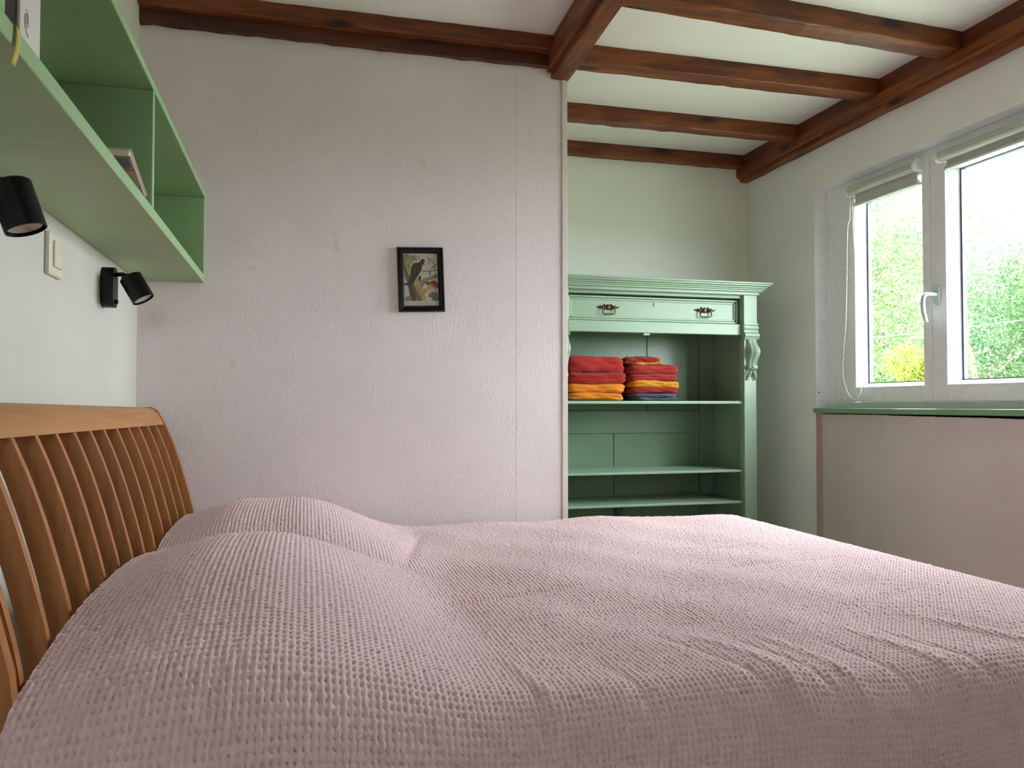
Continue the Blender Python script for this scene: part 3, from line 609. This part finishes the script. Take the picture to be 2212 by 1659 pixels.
def handle(xc, zc):
    Y = YF + .046
    bm = bmesh.new()
    add_lathe(bm, [(.0125, 0), (.0125, .003), (.011, .005), (.006, .007), (0, .0075)], (xc, Y, zc + .004), (0, -1, 0), 18)
    for s in (-1, 1):
        add_tube(bm, [(xc + s*.008, Y - .002, zc + .004), (xc + s*.022, Y - .004, zc + .006), (xc + s*.034, Y - .003, zc + .001), (xc + s*.046, Y - .002, zc + .004), (xc + s*.053, Y - .002, zc + .007)], [.006, .0075, .006, .0035, .0015], 8, True, .8)
        add_tube(bm, [(xc + s*.018, Y - .002, zc + .008), (xc + s*.016, Y - .002, zc + .016), (xc + s*.020, Y - .002, zc + .019)], [.004, .003, .001], 6); add_tube(bm, [(xc + s*.034, Y - .002, zc + .003), (xc + s*.036, Y - .002, zc + .013)], [.003, .001], 6)
        add_tube(bm, [(xc + s*.016, Y - .002, zc), (xc + s*.014, Y - .003, zc - .009)], [.005, .003], 6); add_lathe(bm, [(0, 0), (.0045, 0), (.0045, .010), (0, .012)], (xc + s*.027, Y, zc + .001), (0, -1, 0), 12)
    hd = finish('handle', bm, MAT['bronze'], drw, True, angle=50)
    bm = bmesh.new(); add_tube(bm, [(xc - .027, Y - .008, zc + .001), (xc - .0285, Y - .012, zc - .012), (xc - .028, Y - .014, zc - .023), (xc - .022, Y - .015, zc - .027), (xc, Y - .015, zc - .0275), (xc + .022, Y - .015, zc - .027), (xc + .028, Y - .014, zc - .023), (xc + .0285, Y - .012, zc - .012), (xc + .027, Y - .008, zc + .001)], .0028, 8)
    finish('bail', bm, MAT['bronze'], hd, True, angle=50)
handle(1.293, .424); handle(1.760, .424)
for z, t in ((.017, .013), (-.294, .011), (-.435, .011), (-.80, .012)): cbx('shelf', 1.060, 1.958, YF + .022, YK - .004, z - t, z, 'green', .002)
cbx('door_catch', 1.452, 1.482, YF + .024, YF + .036, .306, .3175, 'green', .001)
# back boards with open joints
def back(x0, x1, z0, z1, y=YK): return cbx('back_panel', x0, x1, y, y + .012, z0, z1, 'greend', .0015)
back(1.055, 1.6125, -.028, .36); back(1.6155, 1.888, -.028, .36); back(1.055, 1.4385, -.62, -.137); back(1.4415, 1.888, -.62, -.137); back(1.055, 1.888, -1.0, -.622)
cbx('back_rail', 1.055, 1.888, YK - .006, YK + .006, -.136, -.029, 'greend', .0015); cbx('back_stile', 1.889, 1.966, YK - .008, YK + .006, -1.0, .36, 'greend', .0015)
cbx('backing', 1.05, 1.97, YK + .013, YK + .018, -1.0, .49, 'dark', 0); cbx('base_board', 1.03, 2.0, YF + .01, YK + .02, ZF, ZF + .08, 'green', .003)
bm = bmesh.new(); add_box(bm, 1.442, 1.478, YK - .030, YK - .010, -.535, -.447, .003); finish('grey_bracket', bm, MAT['greymetal'], cab)

# ------------------------------------------------------------------ towels
def towel(x0, x1, y0, y1, z0, z1, mat, label, name='towel', seed=0, sag=.0, tilt=0, layers=2):
    """folded towel: rounded slab, a crease round it for each layer, nap and wobble"""
    r_ = np.random.default_rng(seed + 11); nx, ny, nz = 40, 26, 12
    verts = []; idx = {}
    bm = bmesh.new(); bmesh.ops.create_cube(bm, size=2)
    bmesh.ops.subdivide_edges(bm, edges=bm.edges[:], cuts=15, use_grid_fill=True)
    ph = r_.uniform(0, 6.28, 8); hx, hy, hz = (x1-x0)/2, (y1-y0)/2, (z1-z0)/2
    for v in bm.verts:
        x, y, z = v.co; q = 6.5
        m = max(abs(x), abs(y), abs(z), 1e-6); n = (abs(x)**q + abs(y)**q + abs(z)**q)**(1/q); k = m/n
        px, py, pz = x*k, y*k, z*k
        ed = max(abs(px), abs(py))                                  # rounded sides, soft top
        rz = (1 - max(0, (ed - .84)/.16)**2*.38)
        crease = 0
        if ed > .6 and layers > 1:
            for c in range(1, layers): zc = -1 + 2*c/layers; crease += .022*math.exp(-((z - zc)/.10)**2)
        wx = px*hx*(1 - crease) ; wy = py*hy*(1 - crease*1.2); wz = pz*hz*rz
        wz += .0022*math.sin(px*3.1 + ph[0]) * (1 if z > 0 else .3) + .0016*math.sin(py*4 + px*2 + ph[1])
        wx += .0025*math.sin(pz*2 + py*5 + ph[2]); wy += .003*math.sin(px*5 + ph[3]) + .002*math.sin(pz*3 + px*9 + ph[4])
        wz -= sag*abs(px)**3
        j = r_.normal(0, .0009, 3)
        v.co = Vector(((x0+x1)/2 + wx + j[0], (y0+y1)/2 + wy + j[1], (z0+z1)/2 + wz + j[2] + tilt*px*hx))
    return tag(finish(name, bm, mat, None, True), label, 'towel', 'folded towels in the green cabinet')
M_ = MAT
towel(1.105, 1.372, 3.285, 3.54, .018, .054, M_['orange'], 'orange towel at the bottom of the left stack', seed=1)
towel(1.103, 1.378, 3.283, 3.54, .050, .093, M_['orange'], 'orange towel second from the bottom of the left stack', seed=2)
towel(1.100, 1.384, 3.281, 3.54, .089, .145, M_['red'], 'red towel under the topmost one of the left stack', seed=3)
towel(1.102, 1.376, 3.283, 3.54, .141, .214, M_['redp'], 'thick red towel on top of the left stack', seed=4, sag=.006)
towel(1.415, 1.634, 3.290, 3.53, .018, .035, M_['grey'], 'grey folded cloth at the very bottom of the right stack', seed=5)
towel(1.408, 1.632, 3.288, 3.53, .033, .053, M_['grey'], 'grey folded cloth second from the bottom of the right stack', seed=6)
towel(1.396, 1.636, 3.285, 3.54, .050, .075, M_['red'], 'thin red towel between grey cloths and yellow towel, right stack', seed=7)
towel(1.400, 1.642, 3.283, 3.54, .072, .109, M_['yellow'], 'yellow towel in the middle of the right stack', seed=8)
towel(1.393, 1.634, 3.285, 3.54, .105, .140, M_['redp'], 'red towel lying on the yellow one, right stack', seed=9)
towel(1.390, 1.637, 3.283, 3.54, .136, .178, M_['redp'], 'red towel below the small wash mitts, right stack', seed=10, sag=.004)
towel(1.410, 1.560, 3.300, 3.42, .176, .192, M_['yellow'], 'small yellow wash cloth near the top of the right stack', 'wash_cloth', 12, 0, .02, 1)
wc = towel(1.372, 1.548, 3.296, 3.42, .188, .213, M_['red'], 'small red wash cloth with hanging loop on top of the right stack', 'wash_cloth', 13, .004, .03, 1)
bm = bmesh.new(); add_tube(bm, [(1.383, 3.31, .205), (1.381, 3.308, .214), (1.385, 3.306, .218), (1.389, 3.308, .213), (1.388, 3.31, .205)], .0013, 6)
finish('hanging_loop', bm, M_['red'], wc, True)

# ------------------------------------------------------------------ bed
bed = thing('bed', (.65, 1.83, ZF), 'cherry wood slatted sleigh bed seen at its curved headboard', 'bed')
prof = [(-.470, -.016), (-.452, -.009), (-.430, -.021), (-.412, -.047), (-.388, -.102), (-.363, -.175), (-.339, -.26), (-.323, -.325), (-.314, -.40), (-.310, -.55), (-.310, -.95)]
def front(z):
    zz = np.array([p[1] for p in prof[2:]][::-1]); xx = np.array([p[0] for p in prof[2:]][::-1])
    return float(np.mean([np.interp(z + d, zz, xx) for d in (-.028, -.014, 0, .014, .028)])) if z < -.09 else float(np.interp(z, zz, xx))
    for (xa, za), (xb, zb_) in zip(prof[2:], prof[3:]):
        if zb_ <= z <= za: t = (za - z)/(za - zb_); return xa + (xb - xa)*t
    return prof[-1][0]
ztilt = lambda y: .0125*(2.62 - y)/1.32
NEARY, FARY = 1.035, 2.64
def strip(name, y0, y1, z_hi, z_lo, dx0, dep, mat, par, n=14, lip=0):
    """piece following the headboard curve: front offset dx0, depth dep"""
    bm = bmesh.new(); rings = []
    for i in range(n + 1):
        z = z_hi + (z_lo - z_hi)*i/n; x = front(z) + dx0; ring = []
        for (xx, yy) in ((x, y0), (x, y1), (x - dep, y1), (x - dep, y0)): ring.append(bm.verts.new((xx, yy, z + ztilt(yy))))
        rings.append(ring)
    for A, B in zip(rings, rings[1:]):
        for k in range(4): bm.faces.new((A[k], A[(k+1) % 4], B[(k+1) % 4], B[k]))
    bm.faces.new(rings[0]); bm.faces.new(rings[-1][::-1]); bmesh.ops.recalc_face_normals(bm, faces=bm.faces[:])
    bmesh.ops.bevel(bm, geom=[e for e in bm.edges if abs(e.verts[0].co.z - e.verts[1].co.z) > .004], offset=.0018, segments=2, affect='EDGES')
    return finish(name, bm, mat, par, True, angle=30)
bm = bmesh.new(); tp = [(-.476, -.030), (-.474, -.018), (-.466, -.011), (-.452, -.008), (-.438, -.014), (-.424, -.027), (-.412, -.047), (-.4065, -.0595), (-.410, -.0605), (-.436, -.058), (-.444, -.040)]
rings = []
for y in (NEARY + .02, FARY - .006):
    rings.append([bm.verts.new((x, y, z + ztilt(y))) for x, z in tp])
for k in range(len(tp)): bm.faces.new((rings[0][k], rings[0][(k+1) % len(tp)], rings[1][(k+1) % len(tp)], rings[1][k]))
bm.faces.new(rings[0][::-1]); bm.faces.new(rings[1]); bmesh.ops.recalc_face_normals(bm, faces=bm.faces[:])
hb = finish('headboard', bm, MAT['hwy'], bed, True, angle=40)
for y in (1.075, 1.190, 1.302, 1.412, 1.521, 1.632, 1.748, 1.862, 1.982, 2.111, 2.234, 2.360, 2.487): strip('slat', y, y + .019, -.055, -.60, -.0015, .031, MAT['hw'], hb, 26)
for y in (NEARY, FARY - .020):                                    # end posts follow the whole curve
    bm = bmesh.new(); F = [(-.474, -.017), (-.462, -.0085), (-.446, -.0085), (-.428, -.019)] + prof[3:]; bk = [(-.350, -.95), (-.350, -.45), (-.362, -.33), (-.400, -.19), (-.430, -.10), (-.450, -.045), (-.466, -.030), (-.474, -.028)]
    pl = F + bk; A = [bm.verts.new((x + .002, y, z + .002 + ztilt(y))) for x, z in pl]; B = [bm.verts.new((x + .002, y + .020, z + .002 + ztilt(y))) for x, z in pl]; n = len(pl)
    for k in range(n): bm.faces.new((A[k], A[(k+1) % n], B[(k+1) % n], B[k]))
    bm.faces.new(A[::-1]); bm.faces.new(B); bmesh.ops.recalc_face_normals(bm, faces=bm.faces[:]); finish('post', bm, MAT['hw'], hb, True, angle=35)
strip('lower_rail', NEARY + .02, FARY - .02, -.60, -.75, -.002, .03, MAT['hwy'], hb, 4)
for y in (1.045, 2.60): box('side_rail', -.31, 1.58, y, y + .025, -.80, -.64, MAT['hwy'], bed, .004)
box('foot_board', 1.555, 1.58, 1.07, 2.60, -.95, -.60, MAT['hwy'], bed, .004)
for x, y in ((1.53, 1.07), (1.53, 2.56), (-.345, 1.036), (-.345, 2.60)): box('leg', x, x + .045, y, y + .04, ZF, -.94 if x < 0 else -.80, MAT['hwy'], bed, .004)
box('mattress', -.30, 1.545, 1.08, 2.595, -.66, -.46, MAT['mattress'], bed, .03, 4, smooth=True)

# ------------------------------------------------------------------ bedspread: real waffle weave over pillows and mattress
PU, PV, SUB = .0087, .0100, 4                                     # cell pitch along and across the bed
ZT, X0, XF = -.402, -.316, 1.605
YN, YFAR = 1.000, 2.655; RN, RFAR, RF = .085, .05, .11
NC, NR = 256, 200
OFF = np.array([0, .25, .5, .75]); LEV = np.array([1, .93, 0, .93])   # ridge, shoulder, pit, shoulder
us = np.append((np.arange(NC)[:, None] + OFF).ravel(), NC); vs = np.append((np.arange(NR)[:, None] + OFF).ravel(), NR)
u = us*PU; v = vs*PV
# across: far hang, far corner, top, near corner, near hang
far_h = .05; top_len = (YFAR - RFAR) - (YN + RN); a1 = far_h; a2 = a1 + RFAR*PI/2; a3 = a2 + top_len; a4 = a3 + RN*PI/2
def across(s):
    y = np.where(s < a1, YFAR, 0.); z = np.where(s < a1, -RFAR - (a1 - s), 0.)
    t = np.clip((s - a1)/RFAR, 0, PI/2); m = (s >= a1) & (s < a2); y = np.where(m, YFAR - RFAR + RFAR*np.cos(t), y); z = np.where(m, -RFAR + RFAR*np.sin(t), z)
    m = (s >= a2) & (s < a3); y = np.where(m, YFAR - RFAR - (s - a2), y); z = np.where(m, 0., z)
    t = np.clip((s - a3)/RN, 0, PI/2); m = (s >= a3) & (s < a4); y = np.where(m, YN + RN - RN*np.sin(t), y); z = np.where(m, -RN + RN*np.cos(t), z)
    m = s >= a4; y = np.where(m, YN - .03*np.clip(s - a4, 0, 1), y); z = np.where(m, -RN - (s - a4), z)
    return y, z
len_top = XF - RF - X0
def along(s):
    t = np.clip((s - len_top)/RF, 0, PI/2)
    x = np.where(s < len_top, X0 + s, XF - RF + RF*np.sin(t)); z = np.where(s < len_top, 0., -RF + RF*np.cos(t))
    m = s > len_top + RF*PI/2; x = np.where(m, XF, x); z = np.where(m, -RF - (s - len_top - RF*PI/2), z); return x, z
yv, zv = across(v); xu, zu = along(u)
Xg, Yg = np.meshgrid(xu, yv); Zg = ZT + np.minimum(zu[None, :], 0) + zv[:, None]
def blob(x, y, cx, cy, hx, hy, p=2.6):
    d = (np.abs((x - cx)/hx)**p + np.abs((y - cy)/hy)**p); return np.clip(1 - d, 0, 1)**.85
def pillows(x, y):
    foot = lambda x, a, b: 1 - sm(a, b, x)
    fx1 = foot(x, -.02, .36)*(.62 + .38*sm(-.36, -.14, x)); fy1 = np.clip(1 - np.abs((y - 2.28)/.46)**2.8, 0, 1)
    fx2 = foot(x, -.08, .31)*(.66 + .34*sm(-.36, -.12, x)); fy2 = np.clip(1 - np.abs((y - 1.51)/.62)**2.5, 0, 1)
    b = np.maximum(.128*fx1*fy1, .142*fx2*fy2); s = .128*fx1*fy1 + .142*fx2*fy2
    return .9*b + .1*s
bump = pillows(Xg, Yg)
# slow undulation of the quilt beneath, a few pulled creases
und = .006*np.sin(Xg*5.1 + Yg*2.3 + .4)*np.sin(Yg*4.3 - Xg*1.7 + 1.1) + .004*np.sin(Xg*11 - Yg*7 + 2) + .0025*np.sin(Xg*19 + Yg*13)
und = und*sm(.15, .5, Xg)*(1 - sm(1.15, 1.45, Xg)) - .010*sm(1.35, 1.6, Xg)**2
def crease(x1, y1, x2, y2, w, h):
    dx, dy = x2 - x1, y2 - y1; L = math.hypot(dx, dy); t = np.clip(((Xg - x1)*dx + (Yg - y1)*dy)/L**2, 0, 1)
    d = np.hypot(Xg - x1 - t*dx, Yg - y1 - t*dy); return h*np.exp(-(d/w)**2)*np.sin(np.clip(t, .02, .98)*PI)**.6
for c in ((.24, 1.56, .62, 1.66, .018, -.008), (.22, 1.86, .34, 2.42, .02, -.008), (.36, 1.42, .7, 1.50, .015, .005), (.58, 1.30, .66, .99, .012, -.005), (.64, 1.27, .71, .98, .011, .005), (.70, 1.26, .76, .98, .010, -.006), (.76, 1.24, .81, .98, .011, .005), (.84, 1.22, .90, .98, .010, -.004), (.93, 1.28, .99, .98, .011, .005), (1.0, 1.25, 1.04, .98, .010, -.005), (1.12, 1.3, 1.2, 1.0, .012, .005), (.30, 1.22, .34, .98, .012, .003), (.44, 1.2, .47, .98, .012, -.003),
          (1.02, 1.35, 1.4, 1.52, .015, -.005), (.95, 1.75, 1.35, 1.82, .014, -.005), (.95, 2.05, 1.3, 2.05, .016, .004), (.5, 2.3, .9, 2.45, .02, .004), (.40, 1.25, .62, 1.33, .014, .004), (.66, 1.30, .9, 1.42, .016, -.004)):
    bump = bump + crease(*c)
fade = np.where(v[:, None] < a4, 1., np.clip(1 - (v[:, None] - a4)/.30, 0, 1))*np.clip((v[:, None] - a1*.2)/.12, 0, 1)
Zg = Zg + (bump + und)*fade
# pull the near side out a little where the pillow pushes
Yg = Yg - .065*sm(.3, -.2, Xg)*sm(a3 - .05, a4, v)[:, None] - .012*np.sin(Xg*9 + 1)*sm(a3, a4 + .1, v)[:, None]
# weave relief along the surface normal
P3 = np.stack([Xg, Yg, Zg], -1)
du = np.gradient(P3, axis=1); dv = np.gradient(P3, axis=0); Nn = np.cross(dv, du); Nn /= np.linalg.norm(Nn, axis=-1, keepdims=True) + 1e-12
Nn *= np.where(Nn[..., 2:3] + 0*Nn[..., 2:3] < -.3, -1, 1)
ru = np.append(np.tile(LEV, NC), 1.)[None, :]; rv = np.append(np.tile(LEV, NR), 1.)[:, None]
h = 1 - (1 - ru)*(1 - rv) + .16*(ru*rv)**2
cellj = rng.normal(0, .05, (NR + 1, NC + 1)); ii = np.clip(np.round(vs).astype(int), 0, NR); jj = np.clip(np.round(us).astype(int), 0, NC)
h = h*(1 + cellj[np.ix_(ii, jj)])
P3 = P3 + Nn*(h*.0092)[..., None]
jit = rng.normal(0, .0006, (NR + 1, NC + 1, 2)); P3[..., 0] += jit[np.ix_(ii, jj)][..., 0]*.5; P3[..., 1] += jit[np.ix_(ii, jj)][..., 1]*.5
nr, nc = P3.shape[:2]; I = np.arange(nr*nc).reshape(nr, nc)
F = np.stack([I[:-1, :-1], I[:-1, 1:], I[1:, 1:], I[1:, :-1]], -1).reshape(-1, 4)
sp = meshdata('bedspread', P3.reshape(-1, 3), F, MAT['spread'], None, True)
tag(sp, 'pale pink waffle weave bedspread covering the bed and its two pillows', 'bedspread')

# ------------------------------------------------------------------ outside
bm = bmesh.new(); add_box(bm, 2.5, 45, -45, 45, -1.55, -1.45); add_box(bm, -45, 2.5, -45, -1.6, -1.55, -1.45); finish('garden_ground', bm, MAT['grass'], kind='structure')
LG = m_leaf('leaf_green', srgb(72, 96, 54), srgb(92, 116, 68), srgb(114, 138, 88)); LY = m_leaf('leaf_yellow', srgb(78, 92, 32), srgb(104, 112, 36), srgb(124, 130, 56)); LD = m_leaf('leaf_dark', srgb(56, 80, 48), srgb(72, 98, 60), srgb(92, 116, 76)); LS = m_leaf('leaf_soft', srgb(72, 100, 68), srgb(92, 120, 86), srgb(114, 140, 108))
def tree(name, az, d, top, rad, mat, n, ls, label, cat='tree', base=-1.45, blobs=16, seed=0, low=.25):
    r_ = np.random.default_rng(seed + 50); cx, cy = d*math.sin(R(az)), d*math.cos(R(az))
    t = thing(name, (cx, cy, base), label, cat, 'trees and shrubs outside the window')
    hgt = top - base; zc0 = base + hgt*low
    pts = []; cs = []
    for k in range(blobs):
        f = r_.uniform(0, 1); zz = zc0 + (top - zc0)*f; rr = rad*math.sqrt(max(.05, 1 - (2*f - .85)**2*.75)); a = r_.uniform(0, 2*PI); q = rr*math.sqrt(r_.uniform(.05, 1))
        cs.append((cx + q*math.cos(a), cy + q*math.sin(a), min(zz, top - rad*.2), rad*r_.uniform(.26, .46)))
    w = np.array([c[3]**2 for c in cs]); pick = r_.choice(len(cs), n, p=w/w.sum()); ca = np.array(cs)[pick]
    dirs = r_.normal(0, 1, (n, 3)); dirs /= np.linalg.norm(dirs, axis=1)[:, None]; rr = r_.uniform(.35, 1.12, n)**.6
    P_ = ca[:, :3] + dirs*(ca[:, 3]*rr)[:, None]*np.array([1, 1, .8])
    a = r_.normal(0, 1, (n, 3)); a /= np.linalg.norm(a, axis=1)[:, None]; b = np.cross(a, r_.normal(0, 1, (n, 3))); b /= np.linalg.norm(b, axis=1)[:, None]
    s = ls*r_.uniform(.6, 1.3, n)[:, None]
    V = np.stack([P_ - a*s, P_ + b*s*.42, P_ + a*s, P_ - b*s*.42], 1).reshape(-1, 3); Fq = np.arange(n*4).reshape(-1, 4)
    meshdata('foliage', V, Fq, mat, t).matrix_parent_inverse = Matrix.Translation(-LOC[t.name])
    bm = bmesh.new(); add_tube(bm, [(cx, cy, base), (cx + .05*rad, cy, base + hgt*.3), (cx - .04*rad, cy + .05*rad, base + hgt*.6), (cx, cy, top - rad*.5)], [.045*hgt*.35, .035*hgt*.35, .02*hgt*.35, .004*hgt], 8)
    for c in cs[:10]: add_tube(bm, [(cx, cy, base + hgt*.3), ((cx + c[0])/2, (cy + c[1])/2, base + hgt*.35 + (c[2] - base - hgt*.35)*.4), c[:3]], [.012*hgt*.35, .008*hgt*.35, .003*hgt*.3], 5)
    finish('trunk', bm, MAT['bark'], t, True); return t
tree('tree', 39.4, 13.0, 3.9, 2.1, LS, 50000, .028, 'tall loose pale green tree seen in the far window pane', seed=1, blobs=20)
tree('tree', 44.3, 12.0, 3.75, 2.2, LG, 90000, .027, 'broad fresh green tree filling the near window pane', seed=2, blobs=22, low=.15)
tree('tree', 49.8, 13.5, 2.2, 2.1, LD, 40000, .030, 'darker green tree at the right edge of the window', seed=3, low=.12)
tree('tree', 34.5, 14.0, 3.2, 2.4, LG, 26000, .034, 'green tree furthest left outside the window', seed=4, low=.12)
tree('tree', 41.8, 17.5, 2.7, 2.6, LD, 46000, .036, 'deep green tree standing behind the pale tree', seed=5, low=.1, blobs=22)
tree('tree', 47.2, 18.5, 2.3, 2.8, LS, 42000, .036, 'hazy pale tree far behind the near window pane', seed=6, low=.1, blobs=22)
tree('shrub', 41.5, 8.6, .52, .55, LY, 12000, .024, 'yellow green shrub low in the far window pane', 'shrub', seed=8, blobs=14, low=.1)
tree('shrub', 47.6, 9.6, .22, .9, LG, 14000, .024, 'low green shrub at the bottom of the near window pane', 'shrub', seed=9, blobs=14, low=.1)
bm = bmesh.new(); pts = []
for k in range(25):
    t = k/24; y = 15.0 - 17*t; pts.append((6.0, y, .725 + .005*(y - 6.5)**2))
add_tube(bm, pts, .0045, 6); tag(finish('overhead_cable', bm, m_plain('cable_grey', srgb(60, 68, 70), .6), None, True), 'thin grey overhead cable crossing in front of the trees', 'cable')
